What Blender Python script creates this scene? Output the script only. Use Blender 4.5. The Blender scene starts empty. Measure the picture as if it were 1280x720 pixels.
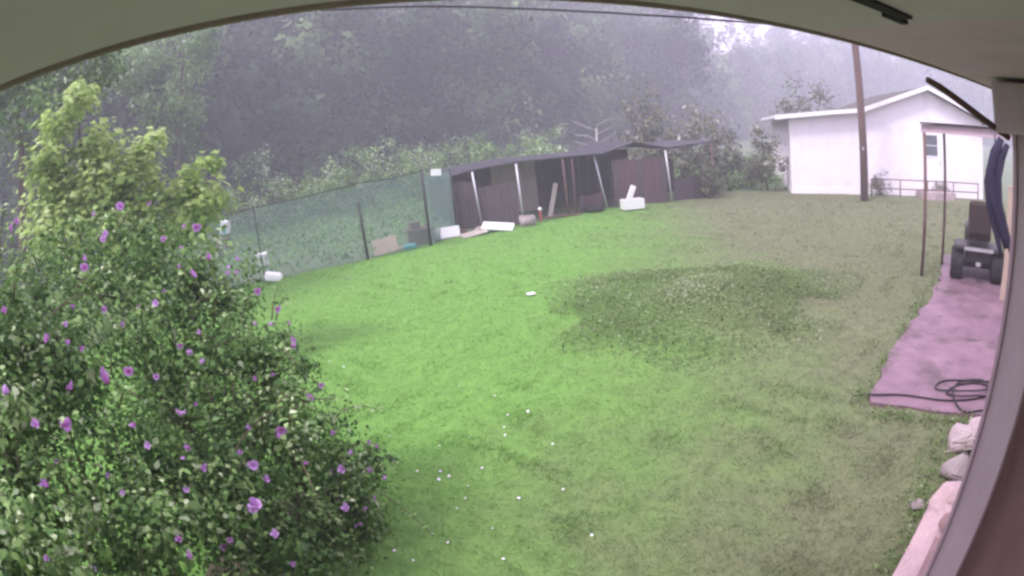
import bpy, bmesh, math, random
import numpy as np
from mathutils import Vector, Matrix
R = math.radians
random.seed(7); rng = np.random.default_rng(7)
scene = bpy.context.scene
col = scene.collection

# ---------------------------------------------------------------- camera (wide security camera under the eave)
CAM_H = 2.4
cd = bpy.data.cameras.new('camera'); cam = bpy.data.objects.new('camera', cd); col.objects.link(cam)
cd.type = 'PANO'; cd.panorama_type = 'FISHEYE_EQUISOLID'
cd.sensor_fit = 'HORIZONTAL'; cd.sensor_width = 36.0; cd.sensor_height = 20.25
cd.fisheye_lens = 694.0 / 1280 * 36; cd.fisheye_fov = R(180)
cd.clip_start = 0.02; cd.clip_end = 3000
cam.matrix_world = Matrix.Translation((0, 0, CAM_H)) @ Matrix.Rotation(R(90 - 15.24), 4, 'X') @ Matrix.Rotation(R(-6.16), 4, 'Z')
scene.camera = cam
# ---------------------------------------------------------------- sky, sun, exposure
SUN_EL, SUN_AZ = 55, -116        # azimuth from +Y towards +X
w = bpy.data.worlds.new('World'); scene.world = w; w.use_nodes = True
nt = w.node_tree; bg = nt.nodes['Background']
sky = nt.nodes.new('ShaderNodeTexSky'); sky.sky_type = 'NISHITA'; sky.sun_disc = False
sky.sun_elevation = R(SUN_EL); sky.sun_rotation = R(SUN_AZ)
mx = nt.nodes.new('ShaderNodeMix'); mx.data_type = 'RGBA'; mx.inputs[0].default_value = 0.86
nt.links.new(sky.outputs[0], mx.inputs[6]); mx.inputs[7].default_value = (8.5, 7.4, 9.6, 1)   # pale overcast cloud deck
nt.links.new(mx.outputs[2], bg.inputs[0]); bg.inputs[1].default_value = 0.1
sl = bpy.data.lights.new('sun', 'SUN'); sl.energy = 1.5; sl.angle = R(12); sl.color = (1, .96, .9)
so = bpy.data.objects.new('sun', sl); col.objects.link(so)
so.rotation_euler = (R(90 - SUN_EL), 0, R(180 - SUN_AZ)); so.location = (0, 0, 20)
vs = scene.view_settings; vs.view_transform = 'Standard'; vs.look = 'None'; vs.exposure = 1.66; vs.gamma = 1; vs.use_curve_mapping = False
scene.cycles.volume_bounces = 2; scene.cycles.max_bounces = 8; scene.cycles.use_denoising = True
scene.cycles.filter_width = 2.7

# ---------------------------------------------------------------- helpers
def tag(o, label=None, cat=None, group=None, kind=None):
    if label: o['label'] = label
    if cat: o['category'] = cat
    if group: o['group'] = group
    if kind: o['kind'] = kind
    return o
def empty(name, loc=(0, 0, 0), rz=0):
    o = bpy.data.objects.new(name, None); col.objects.link(o); o.location = loc; o.rotation_euler = (0, 0, rz)
    o.empty_display_size = .1; return o
def link_mesh(name, me, mat, parent=None):
    if mat is not None: me.materials.append(mat)
    o = bpy.data.objects.new(name, me); col.objects.link(o)
    if parent is not None: o.parent = parent
    return o
def obj(name, bm, mat, parent=None, smooth=False):
    me = bpy.data.meshes.new(name); bm.normal_update(); bm.to_mesh(me); bm.free()
    if smooth:
        for p in me.polygons: p.use_smooth = True
    return link_mesh(name, me, mat, parent)
def fast_mesh(name, verts, tris, tint=None, smooth=False):
    me = bpy.data.meshes.new(name); n, m = len(verts), len(tris)
    me.vertices.add(n); me.vertices.foreach_set('co', np.asarray(verts, np.float32).ravel())
    me.loops.add(m * 3); me.loops.foreach_set('vertex_index', np.asarray(tris, np.int32).ravel())
    me.polygons.add(m); me.polygons.foreach_set('loop_start', np.arange(m, dtype=np.int32) * 3)
    me.polygons.foreach_set('loop_total', np.full(m, 3, np.int32))
    if tint is not None:
        tint = np.asarray(tint, np.float32); t1 = tint if tint.ndim == 1 else np.ascontiguousarray(tint[:, 0])
        a = me.attributes.new('tint', 'FLOAT', 'POINT'); a.data.foreach_set('value', t1)
    me.update(calc_edges=True); me.validate()
    if tint is not None and tint.ndim == 2:               # rounded foliage shading
        me.polygons.foreach_set('use_smooth', np.ones(m, bool)); me.normals_split_custom_set_from_vertices(tint[:, 1:4])
    return me
def box(bm, c, s, rot=None, bev=0):
    r = bmesh.ops.create_cube(bm, size=1)
    vs_ = r['verts']
    bmesh.ops.scale(bm, vec=s, verts=vs_)
    if bev:
        e = list({e for v in vs_ for e in v.link_edges})
        rb = bmesh.ops.bevel(bm, geom=e, offset=bev, segments=2, affect='EDGES', profile=.5)
        vs_ = list({v for f in rb['faces'] for v in f.verts} | {v for v in vs_ if v.is_valid})
    if rot is not None: bmesh.ops.rotate(bm, cent=(0, 0, 0), matrix=rot, verts=vs_)
    bmesh.ops.translate(bm, vec=c, verts=vs_)
    return vs_
def tube(bm, pts, rad, n=8, cap=True):
    pts = [Vector(p) for p in pts]; rad = [rad] * len(pts) if isinstance(rad, (int, float)) else rad
    rings = []
    for i, p in enumerate(pts):
        d = (pts[min(i + 1, len(pts) - 1)] - pts[max(i - 1, 0)]).normalized()
        a = d.orthogonal().normalized() if i == 0 else (prev - d * prev.dot(d)).normalized()
        prev = a; b = d.cross(a)
        rings.append([bm.verts.new(p + (a * math.cos(t) + b * math.sin(t)) * rad[i]) for t in [2 * math.pi * k / n for k in range(n)]])
    for r0, r1 in zip(rings, rings[1:]):
        for k in range(n): bm.faces.new((r0[k], r0[(k + 1) % n], r1[(k + 1) % n], r1[k]))
    if cap: bm.faces.new(rings[0][::-1]); bm.faces.new(rings[-1])
def prism(bm, poly, z0, z1):
    a = [bm.verts.new((x, y, z0)) for x, y in poly]; b = [bm.verts.new((x, y, z1)) for x, y in poly]; n = len(poly)
    for i in range(n): bm.faces.new((a[i], a[(i + 1) % n], b[(i + 1) % n], b[i]))
    bm.faces.new(a[::-1]); bm.faces.new(b)
    bmesh.ops.recalc_face_normals(bm, faces=bm.faces)
def B(): return bmesh.new()
def boxo(name, c, s, mat, parent=None, rot=None, bev=0):
    bm = B(); box(bm, c, s, rot, bev); return obj(name, bm, mat, parent)
def tubeo(name, pts, rad, mat, parent=None, n=8):
    bm = B(); tube(bm, pts, rad, n); return obj(name, bm, mat, parent, True)

# ---------------------------------------------------------------- materials
def new_mat(name):
    m = bpy.data.materials.new(name); m.use_nodes = True
    return m, m.node_tree, m.node_tree.nodes['Principled BSDF']
def noise(nt, scale, detail=5, rough=.55, vec=None):
    n = nt.nodes.new('ShaderNodeTexNoise'); n.inputs['Scale'].default_value = scale; n.inputs['Detail'].default_value = detail; n.inputs['Roughness'].default_value = rough
    if vec is not None: nt.links.new(vec, n.inputs['Vector'])
    return n.outputs['Fac']
def ramp(nt, fac, stops):
    r = nt.nodes.new('ShaderNodeValToRGB'); e = r.color_ramp.elements
    while len(e) < len(stops): e.new(.5)
    for k, (p, c) in enumerate(stops): e[k].position = p; e[k].color = (*c, 1)
    nt.links.new(fac, r.inputs[0]); return r.outputs[0]
def math_n(nt, op, a, b=None, clamp=False):
    m = nt.nodes.new('ShaderNodeMath'); m.operation = op; m.use_clamp = clamp
    for k, v in enumerate((a, b)):
        if v is None: continue
        if isinstance(v, (int, float)): m.inputs[k].default_value = v
        else: nt.links.new(v, m.inputs[k])
    return m.outputs[0]
def mix(nt, fac, a, b, mode='MIX'):
    m = nt.nodes.new('ShaderNodeMix'); m.data_type = 'RGBA'; m.blend_type = mode
    for i, v in ((0, fac), (6, a), (7, b)):
        if isinstance(v, tuple): m.inputs[i].default_value = (*v, 1)
        elif isinstance(v, (int, float)): m.inputs[i].default_value = v
        else: nt.links.new(v, m.inputs[i])
    return m.outputs[2]
def surf(name, c1, c2, scale=6, rough=.8, bump=.25, spots=None, metal=0, stretch=None, spec=.3):
    """worn surface: two tones of noise, optional stains with their own colour, fine relief"""
    m, nt, p = new_mat(name)
    tc = nt.nodes.new('ShaderNodeTexCoord'); v = tc.outputs['Object']
    if stretch:
        mp = nt.nodes.new('ShaderNodeMapping'); mp.inputs['Scale'].default_value = stretch; nt.links.new(v, mp.inputs[0]); v = mp.outputs[0]
    f = noise(nt, scale, 6, .6, v); c = ramp(nt, f, [(.3, c1), (.7, c2)])
    if spots:
        s = noise(nt, scale * .45 + .6, 4, .65, v); c = mix(nt, ramp(nt, s, [(.52, (0, 0, 0)), (.68, (1, 1, 1))]), c, spots)
    nt.links.new(c, p.inputs['Base Color']); p.inputs['Roughness'].default_value = rough; p.inputs['Metallic'].default_value = metal
    p.inputs['Specular IOR Level'].default_value = spec
    b = nt.nodes.new('ShaderNodeBump'); b.inputs['Strength'].default_value = bump; b.inputs['Distance'].default_value = .02
    nt.links.new(noise(nt, scale * 6, 4, .6, v), b.inputs['Height']); nt.links.new(b.outputs[0], p.inputs['Normal'])
    return m
def leafy(name, stops, trans=.35, rough=.55):
    """leaf: colour varies from leaf to leaf, light comes through the blade"""
    m, nt, p = new_mat(name)
    a = nt.nodes.new('ShaderNodeAttribute'); a.attribute_name = 'tint'
    c = ramp(nt, a.outputs['Fac'], stops)
    nt.links.new(c, p.inputs['Base Color']); p.inputs['Roughness'].default_value = rough; p.inputs['Specular IOR Level'].default_value = .3
    t = nt.nodes.new('ShaderNodeBsdfTranslucent'); nt.links.new(c, t.inputs[0])
    x = nt.nodes.new('ShaderNodeMixShader'); x.inputs[0].default_value = trans
    nt.links.new(p.outputs[0], x.inputs[1]); nt.links.new(t.outputs[0], x.inputs[2])
    nt.links.new(x.outputs[0], nt.nodes['Material Output'].inputs[0]); return m

M = {}
M['soffit'] = surf('soffit_paint', (.59, .545, .56), (.65, .60, .615), 3, .7, .15, spots=(.54, .495, .51))
M['soffit_cast'] = surf('soffit_pink_cast', (.64, .50, .58), (.70, .56, .64), 3, .7, .15, spots=(.57, .46, .51))  # right end of the same soffit, camera's pink cast put into the colour
M['fascia'] = surf('fascia_wood', (.3, .25, .2), (.36, .3, .25), 9, .8, .3)
M['siding'] = surf('house_siding', (.5, .46, .45), (.58, .54, .52), 4, .7, .1)
M['shingle'] = surf('shingle', (.07, .065, .06), (.12, .11, .1), 14, .95, .5)
M['mauve'] = surf('mauve_paint', (.58, .46, .51), (.66, .53, .58), 5, .6, .2, spots=(.5, .39, .43), stretch=(1, 1, .25))
M['mauve_pale'] = surf('pale_mauve_paint', (.52, .38, .45), (.6, .45, .52), 6, .6, .15)
M['redbrown'] = surf('red_brown_wood', (.24, .15, .15), (.34, .22, .215), 7, .75, .3, stretch=(1, 1, .2))
M['concrete'] = surf('pink_concrete', (.15, .088, .118), (.27, .165, .215), 2.6, .5, .5, spots=(.10, .066, .075))
M['ledge'] = surf('pale_pink_concrete', (.44, .31, .33), (.58, .42, .43), 4, .85, .6, spots=(.30, .22, .22))
M['stone_white'] = surf('pale_stone', (.36, .28, .30), (.54, .43, .46), 9, .9, .9, spots=(.26, .22, .21))
M['stone_grey'] = surf('grey_stone', (.25, .21, .22), (.36, .30, .31), 6, .85, .5)
M['white'] = surf('white_paint', (.81, .74, .81), (.86, .80, .86), 2, .6, .08, spots=(.74, .67, .73))
M['trim'] = surf('white_trim', (.8, .76, .8), (.84, .8, .84), 3, .5, .05)
M['plastic'] = surf('white_plastic', (.76, .76, .76), (.82, .82, .8), 4, .45, .05)
M['pole'] = surf('pole_wood', (.10, .055, .05), (.17, .10, .085), 5, .85, .4, stretch=(3, 3, .3))
M['dark_metal'] = surf('dark_metal', (.03, .035, .035), (.07, .075, .075), 8, .55, .1, metal=.3)
M['galv'] = surf('galvanised', (.42, .42, .44), (.55, .55, .58), 9, .45, .08, metal=.5)
M['wire'] = surf('wire', (.20, .31, .28), (.26, .38, .35), 9, .5, .05, metal=.4)
M['rust'] = surf('rust_brown_metal', (.11, .06, .055), (.2, .12, .11), 9, .7, .2)
M['brown'] = surf('brown_wood', (.09, .055, .05), (.17, .1, .09), 6, .8, .3)
M['tan'] = surf('tan_board', (.42, .32, .26), (.52, .41, .33), 5, .8, .2)
M['cream'] = surf('cream_board', (.38, .34, .29), (.46, .41, .35), 3, .8, .2)
M['darkwood'] = surf('dark_boards', (.06, .045, .053), (.10, .078, .088), 4, .9, .3, stretch=(4, 4, .6))
M['redwood'] = surf('red_boards', (.075, .045, .052), (.115, .066, .075), 4, .85, .3, stretch=(4, 4, .6))
M['tin'] = surf('dark_roof_sheet', (.022, .02, .028), (.05, .045, .055), 3, .6, .15, metal=.2)
M['teal'] = surf('teal_plastic', (.06, .33, .33), (.09, .4, .4), 5, .5, .05)
M['red'] = surf('red_plastic', (.5, .05, .05), (.6, .09, .08), 5, .45, .05)
M['rubber'] = surf('black_rubber', (.012, .012, .013), (.03, .028, .03), 12, .85, .2)
M['blackpaint'] = surf('black_paint', (.02, .018, .02), (.04, .035, .035), 5, .45, .05)
M['seat'] = surf('brown_vinyl', (.028, .016, .016), (.045, .025, .024), 5, .55, .1)
M['hose'] = surf('black_hose', (.02, .014, .02), (.035, .025, .035), 9, .5, .05)
M['navy'] = surf('navy_cloth', (.015, .013, .035), (.035, .024, .06), 6, .8, .3)
M['glass'] = surf('dim_glass', (.06, .07, .085), (.12, .13, .15), 2, .12, 0, spec=.6)
M['bark'] = surf('bark', (.06, .045, .035), (.13, .1, .08), 8, .9, .6, stretch=(3, 3, .5))
M['stem'] = surf('stem', (.10, .085, .05), (.17, .14, .09), 9, .85, .3)
M['pale_bark'] = surf('pale_dead_wood', (.4, .37, .36), (.52, .48, .47), 8, .9, .3)
M['soil'] = surf('soil', (.06, .045, .035), (.11, .085, .065), 6, .95, .5)
M['shrub'] = leafy('shrub_leaf', [(0, (.04, .10, .025)), (.45, (.125, .25, .06)), (.8, (.28, .43, .14)), (1, (.58, .68, .42))], .28, .42)
M['lime'] = leafy('lime_leaf', [(0, (.26, .39, .11)), (.5, (.48, .64, .20)), (1, (.70, .82, .40))], .5)
M['weed'] = leafy('weed_leaf', [(0, (.125, .205, .062)), (.55, (.225, .315, .115)), (.9, (.44, .50, .30)), (1, (.62, .62, .52))], .45)
M['scrub'] = leafy('scrub_leaf', [(0, (.09, .19, .055)), (.5, (.19, .34, .10)), (.88, (.32, .48, .19)), (1, (.66, .74, .56))])
M['olive'] = leafy('olive_leaf', [(0, (.10, .115, .07)), (.5, (.19, .205, .13)), (.9, (.30, .31, .21)), (1, (.7, .68, .62))])
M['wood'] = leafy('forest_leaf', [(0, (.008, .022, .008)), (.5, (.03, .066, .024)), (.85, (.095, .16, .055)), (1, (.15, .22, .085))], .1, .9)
M['petal_w'] = surf('white_petal', (.66, .6, .68), (.78, .74, .78), 9, .7, .05)
m, nt_, p = new_mat('flower_petal'); M['petal'] = m
a = nt_.nodes.new('ShaderNodeAttribute'); a.attribute_name = 'tint'
c = ramp(nt_, a.outputs['Fac'], [(0, (.28, .03, .10)), (.25, (.42, .15, .42)), (.7, (.52, .27, .62)), (1, (.64, .42, .74))])
nt_.links.new(c, p.inputs['Base Color']); p.inputs['Roughness'].default_value = .6
t = nt_.nodes.new('ShaderNodeBsdfTranslucent'); nt_.links.new(c, t.inputs[0]); x = nt_.nodes.new('ShaderNodeMixShader'); x.inputs[0].default_value = .35
nt_.links.new(p.outputs[0], x.inputs[1]); nt_.links.new(t.outputs[0], x.inputs[2]); nt_.links.new(x.outputs[0], nt_.nodes['Material Output'].inputs[0])

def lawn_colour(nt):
    """lush towards the fence, worn and dry along the path, vignetting and shade painted in near the house; patches from noise"""
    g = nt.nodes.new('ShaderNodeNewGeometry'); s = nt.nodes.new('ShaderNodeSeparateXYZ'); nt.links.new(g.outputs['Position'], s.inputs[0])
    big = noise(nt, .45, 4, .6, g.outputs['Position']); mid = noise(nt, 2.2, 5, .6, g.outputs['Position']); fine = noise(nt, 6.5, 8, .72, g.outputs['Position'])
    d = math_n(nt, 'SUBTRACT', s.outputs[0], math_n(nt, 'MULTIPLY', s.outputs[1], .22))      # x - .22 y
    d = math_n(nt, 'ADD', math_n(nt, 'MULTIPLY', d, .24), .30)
    near = math_n(nt, 'MULTIPLY', math_n(nt, 'SUBTRACT', 4.8, s.outputs[1]), .14, True)  # near the house: lens vignetting and bush shade put into the grass colour
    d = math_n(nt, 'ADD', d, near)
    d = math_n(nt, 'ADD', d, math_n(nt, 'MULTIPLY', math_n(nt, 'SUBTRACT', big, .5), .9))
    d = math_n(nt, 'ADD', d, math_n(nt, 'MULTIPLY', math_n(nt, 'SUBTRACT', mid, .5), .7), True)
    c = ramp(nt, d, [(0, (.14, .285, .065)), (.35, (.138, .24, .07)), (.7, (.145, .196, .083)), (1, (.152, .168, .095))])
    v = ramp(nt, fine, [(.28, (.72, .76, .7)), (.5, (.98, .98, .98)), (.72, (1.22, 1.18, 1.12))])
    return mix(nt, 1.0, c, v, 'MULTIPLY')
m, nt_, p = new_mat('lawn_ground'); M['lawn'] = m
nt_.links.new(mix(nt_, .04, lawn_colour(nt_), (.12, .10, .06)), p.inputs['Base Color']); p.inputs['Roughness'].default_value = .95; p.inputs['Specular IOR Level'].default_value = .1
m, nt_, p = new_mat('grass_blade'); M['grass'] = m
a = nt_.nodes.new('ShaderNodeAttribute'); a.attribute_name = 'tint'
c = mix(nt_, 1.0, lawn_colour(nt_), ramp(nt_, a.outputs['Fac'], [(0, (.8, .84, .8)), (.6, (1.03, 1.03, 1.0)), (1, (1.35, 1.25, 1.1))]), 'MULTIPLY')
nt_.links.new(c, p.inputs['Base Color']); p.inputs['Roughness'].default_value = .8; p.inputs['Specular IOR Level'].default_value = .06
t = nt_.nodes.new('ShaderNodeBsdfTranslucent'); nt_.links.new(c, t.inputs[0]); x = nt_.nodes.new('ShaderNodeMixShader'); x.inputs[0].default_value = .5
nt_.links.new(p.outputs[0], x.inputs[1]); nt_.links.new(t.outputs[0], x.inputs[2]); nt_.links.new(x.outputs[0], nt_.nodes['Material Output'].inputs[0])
M['meadow'] = surf('meadow_ground', (.10, .14, .08), (.15, .19, .11), .5, .95, .6, spots=(.17, .18, .13))
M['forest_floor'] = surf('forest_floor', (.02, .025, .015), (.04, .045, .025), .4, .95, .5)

# ---------------------------------------------------------------- leaf clouds
LEAF2 = (np.array([(0, 0, 0), (-.34, .45, .10), (0, 1, -.06), (.34, .45, .10)], float), np.array([(0, 2, 1), (0, 3, 2)]))
LEAF8 = (np.array([(0, 0, 0), (-.20, .16, .06), (-.31, .42, .10), (-.15, .62, .05), (0, 1, -.12), (.13, .6, .05), (.29, .46, .10), (.21, .18, .06), (0, .5, 0)], float),
         np.array([(0, 8, 1), (1, 8, 2), (2, 8, 3), (3, 8, 4), (4, 8, 5), (5, 8, 6), (6, 8, 7), (7, 8, 0)]))
def unit(v): return v / np.maximum(np.linalg.norm(v, axis=-1, keepdims=True), 1e-9)
def leaves(pos, nrm, size, tint, shape, soft=None):
    """instances of one leaf shape at pos; blade normal about nrm, tip pointing a random way and drooping"""
    T, F = shape; n = len(pos)
    nrm = unit(nrm)
    if soft is not None: nrm = nrm * np.where((nrm * soft).sum(1, keepdims=True) < 0, -1, 1)
    t = rng.normal(size=(n, 3)); t[:, 2] -= .5
    t = unit(t - nrm * (t * nrm).sum(1, keepdims=True)); b = np.cross(t, nrm)
    V = pos[:, None] + size[:, None, None] * (T[None, :, :1] * b[:, None] + T[None, :, 1:2] * t[:, None] + T[None, :, 2:] * nrm[:, None])
    k = len(T); tris = (F[None] + (np.arange(n) * k)[:, None, None]).reshape(-1, 3)
    sn = nrm if soft is None else unit(soft)
    return V.reshape(-1, 3), tris, np.repeat(np.concatenate([tint[:, None], sn], 1), k, axis=0)
def cloud(blobs, count, size, clump=.35, shell=.55, clumps=60, upbias=.5, shape=LEAF2, sizevar=.3, tshift=0.0, jit=.3, tn=.2):
    """leaves gathered in clumps through the outer part of overlapping blobs -> uneven outline, gaps, light and dark"""
    b = np.array(blobs, float); wgt = b[:, 3] ** 2; wgt /= wgt.sum()
    ci = rng.choice(len(b), clumps, p=wgt); d = unit(rng.normal(size=(clumps, 3))); rr = rng.uniform(shell, 1.08, clumps)
    cc = b[ci, :3] + d * (b[ci, 3] * rr)[:, None]; cr = b[ci, 3] * clump * rng.uniform(.6, 1.3, clumps); ct = rng.uniform(-.28, .28, clumps)
    k = rng.integers(0, clumps, count)
    off = rng.normal(size=(count, 3)) * .55; off = off * np.minimum(1, 1.5 / np.maximum(np.linalg.norm(off, axis=1, keepdims=True), 1e-6))
    pos = cc[k] + off * cr[k][:, None]
    nrm = unit(d[k] * .8 + off) + rng.normal(size=(count, 3)) * .45 + np.array([0, 0, upbias])
    tint = np.clip(.45 + ct[k] + rng.normal(size=count) * tn + tshift, 0, 1)
    sz = size * np.exp(rng.normal(size=count) * sizevar)
    soft = unit(unit(d[k]) * .7 + off * 1.1 + np.array([0, 0, .35])) + rng.normal(size=(count, 3)) * jit
    keep = pos[:, 2] > .03
    return leaves(pos[keep], nrm[keep], sz[keep], tint[keep], shape, soft[keep])
def cloud_obj(name, mat, parent, *a, **k):
    v, f, t = cloud(*a, **k); return link_mesh(name, fast_mesh(name, v, f, t), mat, parent)
def joined(parts):
    V, F, T, n = [], [], [], 0
    for v, f, t in parts: V.append(v); F.append(f + n); T.append(t); n += len(v)
    return np.concatenate(V), np.concatenate(F), np.concatenate(T)
def plant(name, label, cat, base, blobs, count, size, mat, stem_mat, group=None, stems=5, stem_r=.02, stem_name='stem', leaf_name='foliage', **k):
    root = empty(name, base); tag(root, label, cat, group)
    bx = Vector(base); rel = [(q[0] - base[0], q[1] - base[1], q[2] - base[2], q[3]) for q in blobs]
    v, f, t = cloud([(q[0], q[1], q[2] , q[3]) for q in rel], count, size, **k)
    link_mesh(leaf_name, fast_mesh(leaf_name, v, f, t), mat, root)
    for s in range(stems):
        q = rel[s % len(rel)]; e = Vector(q[:3]); j = Vector((random.uniform(-1, 1), random.uniform(-1, 1), 0)) * .08 * max(.5, e.z)
        st = Vector((random.uniform(-1, 1), random.uniform(-1, 1), 0)) * stem_r * 2 if stems > 1 else Vector((0, 0, 0))
        st.z = -.05
        tubeo(stem_name, [st, st.lerp(e, .35) + j + Vector((0, 0, e.z * .1)), st.lerp(e, .7) - j * .5 + Vector((0, 0, e.z * .08)), e], [stem_r, stem_r * .75, stem_r * .5, stem_r * .25], stem_mat, root, 7)
    return root

# ================================================================= SETTING
bm = B(); bmesh.ops.create_grid(bm, x_segments=60, y_segments=60, size=240)
ground = obj('ground', bm, M['meadow']); ground.location = (0, 0, -.03); tag(ground, kind='structure')
WX, WY = .927, .375                     # along the house wall
NX, NY = -.375, .927                    # away from the wall
lawn_poly = [(-9, -4), (-8, 10.5), (-5.0, 12.35), (-3.35, 12.9), (-2.3, 14.0), (.6, 15.6), (3.3, 17.2), (7.2, 19.0), (10.2, 18.5), (17.5, 14.6), (20, 11), (14, 2), (9, -6)]
def lawn_z(x, y):
    z = .016 * np.sin(1.7 * x + .8 * np.sin(1.3 * y)) * np.sin(1.5 * y + .5) + .011 * np.sin(4.3 * x + 1.1 * y + 1) * np.sin(3.7 * y - 1.3 * x) + .006 * np.sin(9.1 * x + 2 * np.sin(5 * y)) * np.sin(8.3 * y + 3 * np.sin(4 * x)) + .003 * np.sin(19 * x + 3 * np.sin(11 * y)) * np.sin(17 * y + 2)
    return z * np.clip((np.hypot(x, y) - 1) / 2, 0, 1) + .2 * np.exp(-((x - 2.65) / 1.8) ** 4 - ((y - 7.0) / 1.45) ** 4)
def in_poly(x, y, poly):
    r = np.zeros(len(x), bool); j = len(poly) - 1
    for i in range(len(poly)):
        xi, yi = poly[i]; xj, yj = poly[j]
        r ^= ((yi > y) != (yj > y)) & (x < (xj - xi) * (y - yi) / (yj - yi + 1e-12) + xi); j = i
    return r
gs = .1; gx_, gy_ = np.meshgrid(np.arange(-9, 20, gs), np.arange(-6, 19.2, gs)); sh = gx_.shape; gxf, gyf = gx_.ravel(), gy_.ravel()
ins = in_poly(gxf, gyf, lawn_poly).reshape(sh); q = np.argwhere(ins[:-1, :-1] & ins[1:, :-1] & ins[:-1, 1:] & ins[1:, 1:]); i0 = q[:, 0] * sh[1] + q[:, 1]
lt_ = np.concatenate([np.stack([i0, i0 + 1, i0 + sh[1] + 1], 1), np.stack([i0, i0 + sh[1] + 1, i0 + sh[1]], 1)]); us = np.unique(lt_); rm = np.zeros(len(gxf), int); rm[us] = np.arange(len(us))
lm_ = fast_mesh('lawn', np.stack([gxf[us], gyf[us], lawn_z(gxf[us], gyf[us])], 1), rm[lt_]); lm_.polygons.foreach_set('use_smooth', np.ones(len(lt_), bool))
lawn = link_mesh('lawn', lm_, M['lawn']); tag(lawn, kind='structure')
patio_poly = [(3.05, 3.50), (3.28, 3.78), (3.6, 4.06), (3.95, 4.42), (4.3, 4.6), (4.9, 5.1), (5.5, 5.38), (6.1, 5.82), (6.9, 6.5), (8.3, 7.7), (10.2, 6.7), (8.4, 3.7), (5.2, 2.3), (4.55, 2.35), (4.0, 2.78), (3.65, 3.02), (3.3, 3.3)]
def ragged(poly, step, amp, seed):
    r_ = random.Random(seed); o = []
    for (a, b) in zip(poly, poly[1:] + poly[:1]):
        m = max(1, int(math.hypot(b[0] - a[0], b[1] - a[1]) / step))
        for k in range(m): o.append((a[0] + (b[0] - a[0]) * k / m + r_.gauss(0, amp), a[1] + (b[1] - a[1]) * k / m + r_.gauss(0, amp)))
    return o
patio_poly = ragged(patio_poly, .16, .028, 3)
bm = B(); prism(bm, patio_poly, -.05, .042); patio = obj('patio', bm, M['concrete']); tag(patio, kind='structure')

# grass blades on the lawn: nobody could count it
def blades(n, d0, d1, az0=-62, az1=64):
    a_ = np.radians(rng.uniform(az0, az1, n)); d_ = d0 * (d1 / d0) ** (rng.uniform(0, 1, n) ** .85)
    x, y = d_ * np.sin(a_), d_ * np.cos(a_)
    k = in_poly(x, y, lawn_poly) & ~in_poly(x + .09 * np.sin(7 * y + 3 * x) + .06 * rng.normal(size=n), y + .08 * np.sin(8 * x) + .06 * rng.normal(size=n), patio_poly); x, y, d_ = x[k], y[k], d_[k]; n = len(x); wd = .0020 + .0008 * d_
    tuft = np.clip(np.sin(5.1 * x + 2 * np.sin(3.3 * y)) * np.sin(4.7 * y + 1.7 * np.sin(2.9 * x)) - .25, 0, 1) * (np.sin(1.1 * x + 3) * np.sin(1.3 * y + 1) > -.3)
    h = (.012 + .0009 * d_) * (1 + 1.6 * tuft)
    hh = h * np.exp(rng.normal(size=n) * .35); th = rng.uniform(0, 2 * np.pi, n); ln = rng.uniform(.5, 1.8, n) * hh; la = rng.uniform(0, 2 * np.pi, n)
    z0 = lawn_z(x, y) - .003; hh = hh + z0; dx, dy = np.cos(th) * wd / 2, np.sin(th) * wd / 2
    V = np.stack([np.stack([x - dx, y - dy, z0], 1), np.stack([x + dx, y + dy, z0], 1), np.stack([x + np.cos(la) * ln, y + np.sin(la) * ln, hh], 1)], 1).reshape(-1, 3)
    tr = np.arange(n * 3).reshape(-1, 3); W = V.reshape(-1, 3, 3); dn = np.cross(W[:, 1] - W[:, 0], W[:, 2] - W[:, 0])[:, 2] < 0; tr[dn] = tr[dn][:, [0, 2, 1]]
    return V, tr, np.repeat(np.clip(rng.normal(size=n) * .25 + .45, 0, 1), 3)
v, f, t = blades(420000, 1.6, 20)
gm = fast_mesh('grass', v, f, t); gm.polygons.foreach_set('use_smooth', np.ones(len(f), bool))
gn = unit(np.repeat(rng.normal(size=(len(f), 3)) * .16, 3, axis=0) + np.array([0, 0, 1])); gm.normals_split_custom_set_from_vertices(gn)
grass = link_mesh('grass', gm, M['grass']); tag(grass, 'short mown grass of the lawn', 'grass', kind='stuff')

# rough meadow beyond the fence
def rough(n, d0, d1, h, wd, a0, a1):
    a_ = np.radians(rng.uniform(a0, a1, n)); d_ = np.sqrt(rng.uniform(d0 ** 2, d1 ** 2, n)); x, y = d_ * np.sin(a_), d_ * np.cos(a_)
    k = ~in_poly(x, y, lawn_poly) & ~in_poly(x, y, [(-3.2, 12.7), (-1.9, 13.5), (.5, 14), (7.6, 17.3), (7.4, 20.6), (-1.5, 18.8), (-2.4, 15.5)]); x, y = x[k], y[k]
    pos = np.stack([x, y, np.full(len(x), -.02) + rng.uniform(0, h, len(x))], 1)
    return leaves(pos, rng.normal(size=(len(x), 3)) + np.array([0, 0, .3]), np.full(len(x), wd) * np.exp(rng.normal(size=len(x)) * .3), np.clip(rng.normal(size=len(x)) * .16 + .35 + .2 * np.sin(x * 1.3) * np.sin(y * .9), 0, 1), LEAF2, rng.normal(size=(len(x), 3)) * .3 + np.array([0, 0, 1]))
v, f, t = rough(110000, 12, 40, .4, .09, -62, 30)
meadow = link_mesh('meadow_weeds', fast_mesh('meadow_weeds', v, f, t), M['scrub']); tag(meadow, 'rough weedy meadow beyond the wire fence', 'weeds', kind='stuff')

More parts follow.
